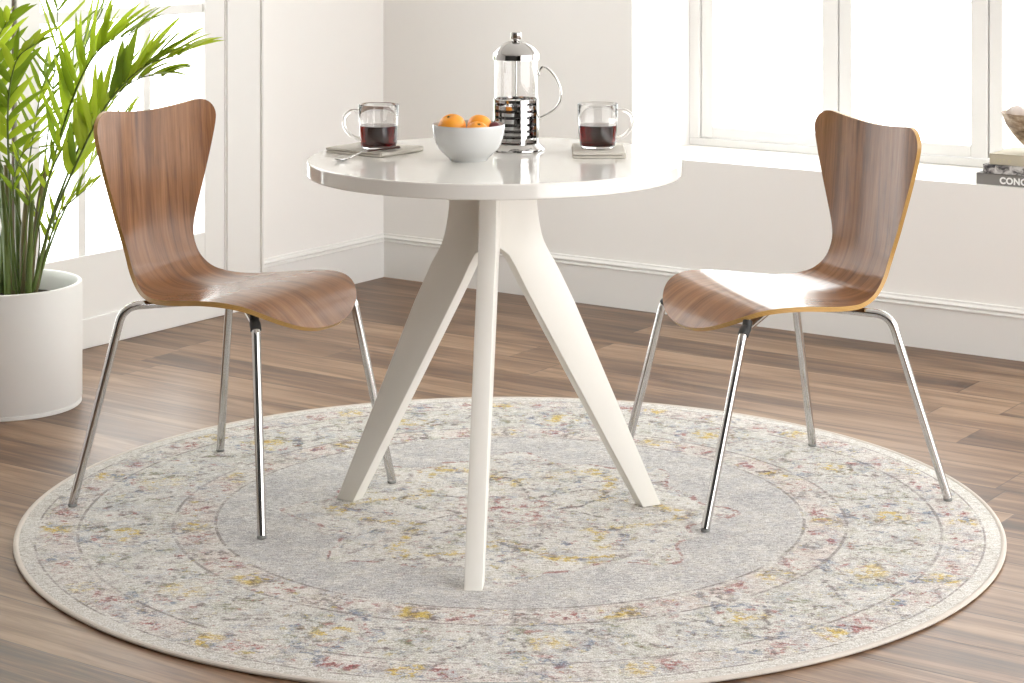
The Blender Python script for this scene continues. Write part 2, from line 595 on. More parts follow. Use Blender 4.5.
def tube(bm, pts, rad, seg=12, mat=0, cap=True, squash=None):
    """sweep a round section along a polyline; rad a number or list; squash=(a,b) scales of the two section axes"""
    pts = [Vector(p) for p in pts]
    n = len(pts)
    rads = rad if isinstance(rad, (list, tuple)) else [rad] * n
    t0 = (pts[1] - pts[0]).normalized()
    up = Vector((0, 0, 1)) if abs(t0.z) < .9 else Vector((1, 0, 0))
    nrm = (up - t0 * up.dot(t0)).normalized()
    rings = []
    for i in range(n):
        if i == 0:
            t = t0
        elif i == n - 1:
            t = (pts[-1] - pts[-2]).normalized()
        else:
            t = ((pts[i] - pts[i - 1]).normalized() + (pts[i + 1] - pts[i]).normalized()).normalized()
        nrm = (nrm - t * nrm.dot(t)).normalized()
        bi = t.cross(nrm)
        sa, sb = squash or (1, 1)
        rings.append([bm.verts.new(pts[i] + (nrm * math.cos(2 * PI * k / seg) * sa + bi * math.sin(2 * PI * k / seg) * sb) * rads[i])
                      for k in range(seg)])
    for a, b in zip(rings, rings[1:]):
        for k in range(seg):
            j = (k + 1) % seg
            bm.faces.new((a[k], a[j], b[j], b[k])).material_index = mat
    if cap:
        bm.faces.new(rings[0][::-1]).material_index = mat
        bm.faces.new(rings[-1]).material_index = mat
    return rings


def fillet(pts, radii, n=8):
    """polyline with rounded corners"""
    pts = [Vector(p) for p in pts]
    out = [pts[0]]
    for i in range(1, len(pts) - 1):
        a = (pts[i - 1] - pts[i]).normalized()
        b = (pts[i + 1] - pts[i]).normalized()
        ang = a.angle(b)
        d = radii[i - 1] / math.tan(ang / 2)
        p0, p1 = pts[i] + a * d, pts[i] + b * d
        for k in range(n + 1):
            t = k / n
            out.append(p0 * (1 - t) ** 2 + pts[i] * 2 * t * (1 - t) + p1 * t * t)
    out.append(pts[-1])
    return out


def extrude_profile(bm, prof, path_dir, origin, length, normal, mat=0):
    """extrude a closed (depth, z) profile along path_dir"""
    d = Vector(path_dir)
    nn = Vector(normal)
    o = Vector(origin)
    A = [bm.verts.new(o + nn * p[0] + Vector((0, 0, p[1]))) for p in prof]
    B = [bm.verts.new(o + d * length + nn * p[0] + Vector((0, 0, p[1]))) for p in prof]
    n = len(prof)
    for i in range(n):
        j = (i + 1) % n
        bm.faces.new((A[i], A[j], B[j], B[i])).material_index = mat
    bm.faces.new(A[::-1])
    bm.faces.new(B)


# ------------------------------------------------------------------ the room
CEIL = 2.70
NX0, NX1 = .968, 4.95        # window niche
SILL = .475
NTOP = 2.35
ND = .37
WX1 = 6.4
WY1 = -7.4
DY0, DY1 = -.771, -2.465     # french door opening along the left wall


def room():
    bm = bmesh.new()
    box(bm, -.2, WX1, WY1, .3, -.08, 0.0)
    structure(link_mesh('floor', bm, 'floor', smooth=False))
    bm = bmesh.new()
    box(bm, -.4, WX1, WY1, .6, CEIL, CEIL + .1)
    structure(link_mesh('ceiling', bm, 'ceiling', smooth=False))
    # back wall with the deep window niche (face at Y = 0.012 so the skirting face is at 0)
    bm = bmesh.new()
    f = .012
    box(bm, -.10, NX0, f, .52, 0, CEIL)
    box(bm, NX0, NX1, f, .52, 0, SILL)
    box(bm, NX0, NX1, f, .52, NTOP, CEIL)
    box(bm, NX1, WX1, f, .52, 0, CEIL)
    structure(link_mesh('wall_back', bm, 'wall', smooth=False))
    # left wall with the door opening
    bm = bmesh.new()
    dt = 2.22
    box(bm, -.10, -f, DY0 + .0, .012, 0, CEIL)
    box(bm, -.10, -f, DY1, DY0, dt, CEIL)
    box(bm, -.10, -f, WY1, DY1, 0, CEIL)
    structure(link_mesh('wall_left', bm, 'wall', smooth=False))
    bm = bmesh.new()
    box(bm, -.3, WX1, WY1 - .12, WY1, 0, CEIL)
    structure(link_mesh('wall_front', bm, 'unseen_dark', smooth=False))  # unseen wall, kept dark for its effect on reflections and fill
    bm = bmesh.new()
    box(bm, WX1 - .12, WX1, WY1, -4.7, 0, CEIL)
    structure(link_mesh('fill_blocker_right', bm, 'unseen_dark', smooth=False))  # unseen partial wall, added to block fill light from the right

    # skirting with a stepped, rounded cap
    prof = [(.02, 0), (.02, .145), (.006, .145), (.005, .139), (.001, .136), (-.003, .1335), (-.003, .1305), (.003, .1285), (.003, .127),
            (-.004, .122), (-.004, .1185), (0, .1165), (0, 0)]
    bm = bmesh.new()
    extrude_profile(bm, prof, (1, 0, 0), (-.02, 0, 0), WX1 + .02, (0, 1, 0))
    structure(link_mesh('baseboard_back', bm, 'trim', smooth=False))
    bm = bmesh.new()
    extrude_profile(bm, prof, (0, -1, 0), (0, 0.02, 0), .611 + .02, (-1, 0, 0))
    structure(link_mesh('baseboard_left', bm, 'trim', smooth=False))
    # flat casing round the french door
    bm = bmesh.new()
    box(bm, -.03, -.004, -.767, -.618, 0, 2.36, .002)
    box(bm, -.03, -.004, DY1 - .16, DY1 - .004, 0, 2.199, .002)
    box(bm, -.03, -.004, DY1 - .16, -.768, 2.2, 2.36, .002)
    box(bm, -.032, .004, -.6175, -.6085, 0, 2.37, .002)
    structure(link_mesh('trim_1', bm, 'trim', smooth=False))

    # french door: two leaves, muntins, glass
    def leaf(name, y_hi, stiles, panes, zr):
        t0, t1 = -.062, -.012
        bm = bmesh.new()
        top, bot = max(a for a, b in stiles), min(b for a, b in stiles)
        full = [q for q in stiles if abs(q[0] - q[1]) > .05]
        bars = [q for q in stiles if abs(q[0] - q[1]) <= .05]
        for a, b in full:                        # outer stiles
            box(bm, t0, t1, b, a, .0005, 2.195, .002)
        ra, rb = max(b for a, b in full), min(a for a, b in full)
        box(bm, t0, t1, rb, ra, .0005, .263, .002)
        box(bm, t0, t1, rb, ra, 2.10, 2.195, .003)
        cuts = [.263] + [z for q in zr for z in (q - .0145, q + .0145)] + [2.10]
        for q in zr:
            box(bm, t0 + .013, t1 - .009, rb, ra, q - .0145, q + .0145, .003)
        for z0, z1 in zip(cuts[::2], cuts[1::2]):
            for a, b in bars:
                box(bm, t0 + .012, t1 - .008, b, a, z0 - .001, z1 + .001, .003)
        box(bm, t1 - .004, t1 + .008, bot, top, .0005, .085, .002)       # kick moulding
        d = structure(link_mesh(name, bm, 'trim', smooth=False))
        bm = bmesh.new()
        box(bm, -.040, -.036, bot + .01, top - .01, .25, 2.11)
        link_mesh('pane', bm, 'pane', d, smooth=False)
        return d
    leaf('door_1', -.771, [(-.773, -.8605), (-1.083, -1.1116), (-1.342, -1.371), (-1.5226, -1.608)], None, (.9425, 1.62))
    leaf('door_2', -1.626, [(-1.626, -1.712), (-1.865, -1.894), (-2.124, -2.153), (-2.374, -2.461)], None, (.9425, 1.62))
    bm = bmesh.new()
    box(bm, -.05, -.022, -1.627, -1.607, .0005, 2.195)
    structure(link_mesh('leaf_gap_shade', bm, 'gap', smooth=False))  # dark strip put in as the shaded gap between the two leaves

    # windows: casements side by side in a shared frame, one object per casement
    y0, y1 = ND, ND + .032
    bm = bmesh.new()
    box(bm, NX0, NX1, ND - .004, ND + .09, SILL, .4986, .003)
    box(bm, NX0, NX1, ND - .004, ND + .09, NTOP - .03, NTOP, .003)
    pitch = .4892
    xs = [1.0085 + pitch * i for i in range(9)]
    box(bm, NX0, 1.0065, ND - .004, ND + .09, .4986, NTOP - .03, .003)
    for x in xs[1:8]:
        box(bm, x - .006, x + .006, ND + .034, ND + .088, .4988, NTOP - .0302)
    box(bm, xs[8], NX1, ND - .004, ND + .09, .4986, NTOP - .03, .003)
    structure(link_mesh('trim_3', bm, 'trim', smooth=False))
    for i in range(8):
        a, b = xs[i] + .0022, xs[i + 1] - .0022
        bm = bmesh.new()
        z0, z1 = .5012, NTOP - .033
        wl, wr = .0425, .0540
        def frame(aa, bb, zz0, zz1, l, r, bt, tp, ya, yb, bev):
            box(bm, aa, aa + l, ya, yb, zz0, zz1, bev)
            box(bm, bb - r, bb, ya, yb, zz0, zz1, bev)
            box(bm, aa + l, bb - r, ya, yb, zz0, zz0 + bt, bev)
            box(bm, aa + l, bb - r, ya, yb, zz1 - tp, zz1, bev)
        frame(a, b, z0, z1, wl, wr, .036, .04, y0, y1, .003)
        w = structure(link_mesh('window_%d' % (i + 1), bm, 'trim', smooth=False))
        bm = bmesh.new()
        box(bm, a + wl - .004, b - wr + .004, ND + .015, ND + .019, z0 + .03, z1 - .035)
        link_mesh('pane', bm, 'pane', w, smooth=False)


room()


# ------------------------------------------------------------------ rug
RUG_T = .007
FT = RUG_T + .0003            # feet stand on the pile
RUG_R = 1.0075


def rug():
    t = thing('round_rug', 'large round cream and grey distressed medallion rug lying on the wood floor under the table', 'rug', R(-.004, 4.395), YAW)
    t.scale = (1, .985, 1)
    bm = bmesh.new()
    prof = [(0, 0.0005), (RUG_R - .012, .0005), (RUG_R - .006, .002), (RUG_R - .007, .0055), (RUG_R - .012, RUG_T)]
    for i in range(1, 12):
        prof.append(((RUG_R - .012) * (1 - i / 11), RUG_T))
    lathe(bm, prof, 180)
    link_mesh('pile', bm, 'rug', t)
    bm = bmesh.new()
    pr = [(RUG_R - .006 + .006 * math.cos(a), .0046 + .0042 * math.sin(a)) for a in [2 * PI * i / 10 for i in range(10)]]
    lathe(bm, pr, 240, closed=True)
    link_mesh('binding', bm, 'binding', t)


rug()


# ------------------------------------------------------------------ table
TOP = .756
TC = R(-.0405, 4.283)


def table():
    t = thing('round_table', 'round white gloss bistro table on three splayed white legs, in the middle of the rug', 'table', TC, YAW)
    bm = bmesh.new()
    rr = .379
    prof = [(0, .726), (rr - .003, .726), (rr - .0009, .7269), (rr, .729), (rr, .7532), (rr - .0008, .7552), (rr - .0028, TOP), (0, TOP)]
    lathe(bm, prof, 180, center=(.005, 0))
    link_mesh('tabletop', bm, 'lacquer', t, angle=21)
    outer = [(.094, .726), (.095, .66), (.105, .600), (.120, .565), (.141, .530), (.183, .450), (.3880, FT)]
    inner = [(.344, FT), (.090, .452), (.066, .495), (.045, .535), (.030, .560), (.012, .574), (0.0, .576), (0.0, .726)]
    out = []
    for p in catmull([(a, b, 0) for a, b in outer[:6]], 5):
        out.append((p.x, p.y))
    out.append(outer[-1])
    prof = out + inner
    for deg in (-94.6, 26.6, 146.3):
        a = math.radians(deg)
        d, s = Vector((math.cos(a), math.sin(a), 0)), Vector((-math.sin(a), math.cos(a), 0))
        bm = bmesh.new()
        A = [bm.verts.new(d * r + s * .0175 + Vector((0, 0, z))) for r, z in prof]
        B = [bm.verts.new(d * r - s * .0175 + Vector((0, 0, z))) for r, z in prof]
        n = len(prof)
        bm.faces.new(A)
        bm.faces.new(B[::-1])
        for i in range(n):
            j = (i + 1) % n
            bm.faces.new((A[i], B[i], B[j], A[j]))
        bmesh.ops.recalc_face_normals(bm, faces=bm.faces[:])
        es = [e for e in bm.edges if len(e.link_faces) == 2 and any(len(f.verts) > 6 for f in e.link_faces)]
        bmesh.ops.bevel(bm, geom=es, offset=.0022, segments=2, profile=.5, affect='EDGES', clamp_overlap=True)
        link_mesh('leg', bm, 'lacquer_leg', t, angle=30)


table()


# ------------------------------------------------------------------ chairs
def chair(label, cxy, fdir, feet, bends, top_z, zs=1.0, roll=0.0):
    """fdir: plan direction the sitter faces; feet, bends: (lateral, forward) of each leg"""
    f = Vector(fdir).normalized()
    ang = math.atan2(f.y, f.x) - PI / 2 + YAW
    t = thing('dining_chair', label, 'chair', R(*cxy), ang, 'moulded walnut chairs at the table')
    kz = (top_z - .55) / (.82 - .55)
    raw = [(.240, .3885, .200), (.228, .4005, .204), (.212, .4155, .208), (.192, .4310, .211), (.168, .4440, .212), (.138, .4520, .212), (.10, .4545, .210), (.06, .4525, .207), (.02, .4480, .203),
           (-.04, .4410, .190), (-.095, .4375, .170), (-.138, .4410, .148), (-.172, .4535, .129), (-.199, .480, .1165), (-.215, .515, .1125),
           (-.224, .55, .1185), (-.230, .60, .138), (-.234, .66, .163), (-.238, .72, .186), (-.241, .77, .201), (-.244, .82, .2065)]
    raw = [(a, (z if z < .55 else .55 + (z - .55) * kz) * zs, w) for a, z, w in raw]
    dense = catmull([(a, z, w) for a, z, w in raw], 10)
    S = [0.0]
    for p, q in zip(dense, dense[1:]):
        S.append(S[-1] + math.hypot(q.x - p.x, q.y - p.y))
    L = S[-1]

    def at(s):
        s = min(max(s, 0), L)
        lo, hi = 0, len(S) - 1
        while hi - lo > 1:
            mid = (lo + hi) // 2
            if S[mid] <= s:
                lo = mid
            else:
                hi = mid
        u = (s - S[lo]) / max(S[hi] - S[lo], 1e-9)
        p = dense[lo].lerp(dense[hi], u)
        a, b = dense[max(lo - 3, 0)], dense[min(hi + 3, len(dense) - 1)]
        tg = Vector((0, b.x - a.x, b.y - a.y)).normalized()
        return p, tg
    NC, NR = 44, 96
    th = .0105
    bm = bmesh.new()
    uvl = bm.loops.layers.uv.new('UVMap')
    top, bot, uvs = [], [], []
    for j in range(NC + 1):
        c = -math.cos(PI * j / NC)
        ac = abs(c)
        tf = max(0, (ac - .05) / .95)
        sf = .185 * (1 - math.sqrt(max(0, 1 - tf * tf)))
        tt = max(0, (ac - .70) / .30)
        st = L - .016 * (1 - ac ** 2) ** 1.6 - .052 * (1 - math.sqrt(max(0, 1 - tt * tt)))
        ra, rb, ru = [], [], []
        for i in range(NR + 1):
            s = sf + (st - sf) * i / NR
            p, tg = at(s)
            nr = Vector((0, -tg.z, tg.y))          # up on the seat, forward on the back
            if nr.z < 0 and abs(nr.z) > abs(nr.y):
                nr = -nr
            if nr.dot(Vector((0, .6, .8))) < 0:
                nr = -nr
            w = p.z * c
            fr = s / L
            k = .04 + .46 * max(0, min(1, (fr - .44) / .3))
            pos = Vector((w, p.x, p.y)) + nr * (k * w * w)
            ra.append(bm.verts.new(pos + nr * th / 2))
            rb.append(bm.verts.new(pos - nr * th / 2))
            ru.append((w, s))
        top.append(ra)
        bot.append(rb)
        uvs.append(ru)

    def quad(vs, uv, mi):
        try:
            fc = bm.faces.new(vs)
        except ValueError:
            return
        fc.material_index = mi
        for lp, u in zip(fc.loops, uv):
            lp[uvl].uv = u
    for j in range(NC):
        for i in range(NR):
            u = (uvs[j][i], uvs[j + 1][i], uvs[j + 1][i + 1], uvs[j][i + 1])
            quad((top[j][i], top[j + 1][i], top[j + 1][i + 1], top[j][i + 1]), u, 0)
            quad((bot[j][i], bot[j][i + 1], bot[j + 1][i + 1], bot[j + 1][i]), (u[0], u[3], u[2], u[1]), 0)
    loop = [(0, i) for i in range(NR + 1)] + [(j, NR) for j in range(1, NC + 1)] + [(NC, i) for i in range(NR - 1, -1, -1)] + [(j, 0) for j in range(NC - 1, 0, -1)]
    acc = 0.0
    cen = None
    for q, (j, i) in enumerate(loop):
        j2, i2 = loop[(q + 1) % len(loop)]
        a, b = top[j][i], top[j2][i2]
        dl = (a.co - b.co).length
        quad((a, b, bot[j2][i2], bot[j][i]), ((acc, 0), (acc + dl, 0), (acc + dl, 1), (acc, 1)), 1)
        acc += dl
    bmesh.ops.remove_doubles(bm, verts=bm.verts[:], dist=1e-6)
    sh = link_mesh('seat_shell', bm, ['veneer', 'ply'], t, angle=40)
    if roll:
        sh.rotation_euler = (0, roll, 0)
        sh.location = (-roll * .62, 0, -.004)

    # chromed tube legs, black spacers between tube and shell, floor glides
    tr = .0092
    zt = .4235 * zs - (.009 if roll else 0)
    for (lx, ly), (bx, by) in zip(feet, bends):
        bm = bmesh.new()
        front = by > 0
        zb = zt if not front else zt - .006
        p0 = Vector((bx * .16, by * .20, zt))
        p1 = Vector((bx, by, zb))
        p2 = Vector((lx, ly, FT + .006))
        path = fillet([p0, p1, p2], [.045 if not front else .03], 10)
        tube(bm, path, tr, 16)
        lg = link_mesh('leg', bm, 'chrome', t, angle=60)
        bm = bmesh.new()
        dr = (p2 - p1).normalized()
        lathe(bm, [(0, FT), (.0088, FT), (.0094, FT + .001), (.0096, FT + .004), (.0088, FT + .0060), (0, FT + .0060)], 20, center=(lx, ly))
        link_mesh('glide', bm, 'glide', lg)
        bm = bmesh.new()
        if front:
            # moulded black sleeve where the leg bends under the seat
            k0 = len(path) - 12
            seg = path[3:9]
            tube(bm, seg, tr + .0022, 14)
            tube(bm, [Vector((bx * .93, by * .93, zb - .002)), Vector((bx * .90, by * .90, .4340 * zs - (.010 if roll else 0)))], .010, 12)
        else:
            m = p0.lerp(p1, .42)
            tube(bm, [m + Vector((0, 0, .002)), Vector((m.x, m.y, .434 * zs - (.007 if roll else 0)))], .010, 12)
        link_mesh('spacer', bm, 'rubber', lg)
    bm = bmesh.new()
    box(bm, -.036, .036, -.032, .032, .4150 * zs - (.008 if roll else 0), .4330 * zs - (.005 if roll else 0), .006)
    link_mesh('mounting_plate', bm, 'rubber', t, smooth=False)
    return t


chair('moulded walnut plywood chair on chrome legs, left of the table, beside the potted palm',
      (-.588, 4.528), (.866, -.5),
      [(.230, .236), (-.230, .244), (.250, -.241), (-.250, -.241)],
      [(.175, .180), (-.175, .178), (.184, -.160), (-.184, -.160)], .832)
chair('moulded walnut plywood chair on chrome legs, right of the table, by the window wall',
      (.5835, 4.602), (-.91, -.415),
      [(-.2336, .3190), (.230, .2675), (-.259, -.255), (.2335, -.233)],
      [(-.184, .200), (.176, .190), (-.200, -.150), (.185, -.150)], .832, .962, -.024)


# ------------------------------------------------------------------ potted palm
def palm():
    PC = (-1.281, 5.345)
    t = thing('potted_palm', 'green palm with slender arching fronds in a white cylindrical pot by the french door', 'plant', R(*PC), YAW)
    bm = bmesh.new()
    r, h = .190, .309
    prof = [(0, .004), (r - .016, .004), (r - .014, 0), (r - .003, 0), (r - .001, .002), (r - .001, .0095), (r - .005, .0105), (r - .005, .0135), (r - .001, .0145), (r, .016), (r, h - .006), (r - .002, h - .0015),
            (r - .005, h), (r - .010, h - .0005), (r - .0125, h - .004), (r - .014, h - .02), (r - .016, .05), (0, .05)]
    lathe(bm, prof, 96)
    link_mesh('pot', bm, 'pot', t, angle=35)
    bm = bmesh.new()
    rings = lathe(bm, [(0, .268), (.05, .272), (.1, .266), (.15, .262), (r - .0165, .258), (r - .0165, .055), (0, .055)], 48)
    for rg in rings[:4]:
        for v in rg:
            v.co.z += random.uniform(-.008, .008)
    link_mesh('soil', bm, 'soil', t)

    def frond(ctrl, nl, ll, lw, start=.42, bright=.3, lift=.25, spread=.75, rad=.0034, droop=.5, tipn=True):
        bm = bmesh.new()
        pts = catmull(ctrl, 8)
        n = len(pts)
        tube(bm, pts, [rad * (1 - .75 * i / (n - 1)) for i in range(n)], 6, 0)
        S = [0]
        for a, b in zip(pts, pts[1:]):
            S.append(S[-1] + (b - a).length)
        def at(s):
            for i in range(n - 1):
                if S[i + 1] >= s:
                    u = (s - S[i]) / max(S[i + 1] - S[i], 1e-9)
                    return pts[i].lerp(pts[i + 1], u), (pts[i + 1] - pts[i]).normalized()
            return pts[-1], (pts[-1] - pts[-2]).normalized()
        for q in range(nl):
            fq = q / max(nl - 1, 1)
            s = S[-1] * (start + (1 - start) * (fq ** .95) * .985)
            p, tg = at(s)
            side = tg.cross(Vector((0, 0, 1)))
            if side.length < .15:
                side = tg.cross(Vector((0, 1, 0)))
            side.normalize()
            upv = side.cross(tg).normalized()
            lnf = ll * (.62 + .55 * math.sin(PI * (.18 + .70 * fq))) * random.uniform(.85, 1.1)
            for sg in (-1, 1):
                al = spread * (1.05 - .55 * fq) * random.uniform(.65, 1.30)
                d = (tg * math.cos(al) + side * sg * math.sin(al) + upv * lift * random.uniform(.5, 1.5)).normalized()
                base = p + tg * random.uniform(-.006, .006)
                wv = d.cross(upv + Vector((random.uniform(-.5, .5), random.uniform(-.5, .5), random.uniform(-.3, .3)))).normalized()
                nv = wv.cross(d).normalized()
                mi = 2 if random.random() < bright else 1
                K = 7
                L_, C_, R_ = [], [], []
                cp = base.copy()
                dd = d.copy()
                for k in range(K + 1):
                    u = k / K
                    wd = lw * .5 * (math.sin(PI * min(1, (u * .92 + .06)) ** .72) ** .8 if u < 1 else 0)
                    wd = max(wd, .0004)
                    C_.append(bm.verts.new(cp))
                    L_.append(bm.verts.new(cp + wv * wd + nv * wd * .45))
                    R_.append(bm.verts.new(cp - wv * wd + nv * wd * .45))
                    dd = (dd + Vector((0, 0, -1)) * droop * .16 * u).normalized()
                    cp = cp + dd * (lnf / K)
                for k in range(K):
                    bm.faces.new((L_[k], C_[k], C_[k + 1], L_[k + 1])).material_index = mi
                    bm.faces.new((C_[k], R_[k], R_[k + 1], C_[k + 1])).material_index = mi
        link_mesh('frond', bm, ['stem', 'leaf', 'leaf_bright'], t, recalc=False, angle=80)

    # canes rising from the soil
    canes = [((-0.0198, 0.042, 0.2389), (-0.0198, 0.042, 0.2746), (-0.0191, 0.06, 0.4171), (-0.008, 0.078, 0.5554), 0.012),
             ((0.024, -0.014, 0.2449), (0.024, -0.014, 0.2802), (0.0153, -0.02, 0.4428), (0.0067, -0.026, 0.6074), 0.013),
             ((0.0411, 0.021, 0.2329), (0.0411, 0.021, 0.2685), (0.039, 0.03, 0.422), (0.0523, 0.039, 0.5862), 0.012),
             ((0.0676, -0.028, 0.2577), (0.0676, -0.028, 0.293), (0.0854, -0.04, 0.4585), (0.1106, -0.052, 0.6108), 0.009),
             ((0.0779, -0.007, 0.2511), (0.0779, -0.007, 0.2865), (0.1039, -0.01, 0.4159), (0.1298, -0.013, 0.5047), 0.006),
             ((0.0244, 0.049, 0.2529), (0.0244, 0.049, 0.2886), (0.0144, 0.07, 0.4539), (0.0069, 0.091, 0.6308), 0.01),
             ((-0.0486, 0.014, 0.2495), (-0.0486, 0.014, 0.285), (-0.0552, 0.02, 0.4363), (-0.0719, 0.026, 0.6134), 0.012),
             ((-0.0802, -0.021, 0.2564), (-0.0802, -0.021, 0.2917), (-0.093, -0.03, 0.4569), (-0.1209, -0.039, 0.6217), 0.011),
             ((0.0673, -0.049, 0.2368), (0.0673, -0.049, 0.2719), (0.0771, -0.07, 0.4009), (0.0869, -0.091, 0.5288), 0.01),
             ((0.0189, -0.056, 0.2382), (0.0189, -0.056, 0.2733), (0.0196, -0.08, 0.4275), (0.0154, -0.104, 0.5804), 0.01)]
    for a0, a, b, c, rd in canes:
        bm = bmesh.new()
        pts = catmull([a0, a, b, c], 6)
        n = len(pts)
        rr = [rd * (1.12 - .62 * i / (n - 1)) * (1.10 if i % 6 == 5 else 1.0) for i in range(n)]
        tube(bm, pts, rr, 10)
        link_mesh('cane', bm, ['cane' if random.random() < .45 else 'stem'], t, angle=70)

    # fronds that show clearly
    frond([(0.073, -0.03, 0.2883), (0.1249, -0.06, 0.4592), (0.2032, -0.1, 0.6295), (0.2804, -0.14, 0.7677), (0.3744, -0.17, 0.8638), (0.474, -0.18, 0.8989)], 15, .160, .027, .42, .85, .22, .62, .0042, .45)
    frond([(0.0758, -0.02, 0.2915), (0.1306, -0.04, 0.4912), (0.205, -0.06, 0.6694), (0.2808, -0.09, 0.7775), (0.3589, -0.11, 0.834), (0.425, -0.12, 0.8398)], 12, .115, .026, .50, .9, .28, .6, .0038, .75)
    frond([(0.051, 0, 0.2877), (0.0966, 0, 0.5155), (0.1515, -0.02, 0.71), (0.208, -0.05, 0.8437), (0.2689, -0.08, 0.9161), (0.3373, -0.1, 0.9424)], 15, .145, .022, .50, .85, .30, .60, .0040, .35)
    frond([(0.0668, 0.02, 0.2839), (0.1038, 0.06, 0.4683), (0.1673, 0.1, 0.6297), (0.2441, 0.13, 0.7504), (0.3374, 0.16, 0.8517), (0.3932, 0.17, 0.8822)], 9, .12, .016, .55, .8, .25, .55, .0034, .35)
    frond([(0.0814, 0, 0.2928), (0.1111, -0.02, 0.4024), (0.1435, -0.03, 0.4846), (0.1979, -0.05, 0.5378), (0.23, -0.06, 0.5593)], 8, .075, .013, .42, .9, .30, .55, .0030, .15)
    frond([(0.0718, 0.02, 0.289), (0.1285, 0.04, 0.4586), (0.199, 0.07, 0.5924), (0.2516, 0.09, 0.6721), (0.291, 0.1, 0.7173)], 7, .085, .015, .60, .7, .2, .55, .0032, .35)
    frond([(0.027, 0.06, 0.2763), (0.0686, 0.08, 0.5294), (0.0951, 0.1, 0.7586), (0.1058, 0.11, 0.9384), (0.1062, 0.12, 1.1447)], 9, .13, .009, .52, .25, .2, .75, .0028, .1)
    frond([(0.0325, -0.05, 0.2972), (0.0296, -0.08, 0.5521), (0.0341, -0.12, 0.7557), (0.0633, -0.16, 0.8777), (0.1166, -0.2, 0.9248)], 10, .105, .020, .52, .6, .1, .75, .0040, .6)
    frond([(0.0052, -0.02, 0.2915), (-0.0026, -0.05, 0.598), (-0.0054, -0.1, 0.8033), (0.0167, -0.15, 0.931), (0.0581, -0.2, 0.9833)], 10, .11, .020, .52, .5, .1, .75, .0040, .5)
    frond([(0.0214, 0.04, 0.2852), (0.0326, 0.08, 0.5294), (0.0441, 0.12, 0.679), (0.0559, 0.16, 0.7787), (0.0733, 0.2, 0.8379)], 8, .085, .013, .55, .5, .2, .7, .0034, .4)
    frond([(0.0653, -0.04, 0.3003), (0.1044, -0.08, 0.5023), (0.1436, -0.1, 0.6171), (0.1875, -0.12, 0.6865), (0.2143, -0.13, 0.7173)], 7, .08, .014, .58, .5, .2, .6, .0034, .5)
    frond([(0.0344, 0.05, 0.2782), (0.0951, 0.1, 0.6297), (0.1591, 0.14, 0.8585), (0.228, 0.16, 1.0133), (0.2817, 0.18, 1.0907)], 9, .13, .014, .58, .6, .2, .6, .0036, .3)
    frond([(-0.0298, 0.02, 0.2839), (-0.0602, 0.04, 0.6371), (-0.078, 0.05, 0.8657), (-0.0882, 0.05, 1.0701)], 10, .12, .013, .5, .4, .2, .7, .004, .4)
    # small low leaves between the stems
    frond([(0.0498, -0.06, 0.3091), (0.0718, -0.09, 0.454), (0.0863, -0.11, 0.5564), (0.0711, -0.13, 0.6136), (0.0438, -0.14, 0.6247)], 5, .06, .012, .62, .4, .1, .6, .0026, .5)
    frond([(0.0148, -0.06, 0.3091), (0.0343, -0.1, 0.4805), (0.0563, -0.13, 0.6086), (0.0856, -0.15, 0.6605), (0.1173, -0.16, 0.6666)], 5, .07, .012, .62, .5, .1, .6, .0026, .6)
    frond([(0.0758, -0.02, 0.3016), (0.0932, -0.03, 0.4192), (0.0826, -0.05, 0.5103), (0.0598, -0.06, 0.5343)], 4, .055, .010, .66, .6, .1, .6, .0026, .3)
    # fill towards the left and the back, mostly outside the frame
    for i in range(9):
        a = random.uniform(.55 * PI, 1.60 * PI)
        reach = random.uniform(.25, .55)
        hgt = random.uniform(.66, .86)
        dv = Vector((math.cos(a), math.sin(a), 0))
        b0 = Vector((random.uniform(-.09, .07), random.uniform(-.08, .08), .27))
        ctrl = [b0, b0 + dv * reach * .12 + Vector((0, 0, hgt * .35)), b0 + dv * reach * .38 + Vector((0, 0, hgt * .66)),
                b0 + dv * reach * .75 + Vector((0, 0, hgt * .80)), b0 + dv * reach + Vector((0, 0, hgt * .72))]
        frond(ctrl, random.choice((9, 10, 11)), random.uniform(.10, .14), random.uniform(.012, .018), .5, .4, .15, .7, .0036, .5)


palm()


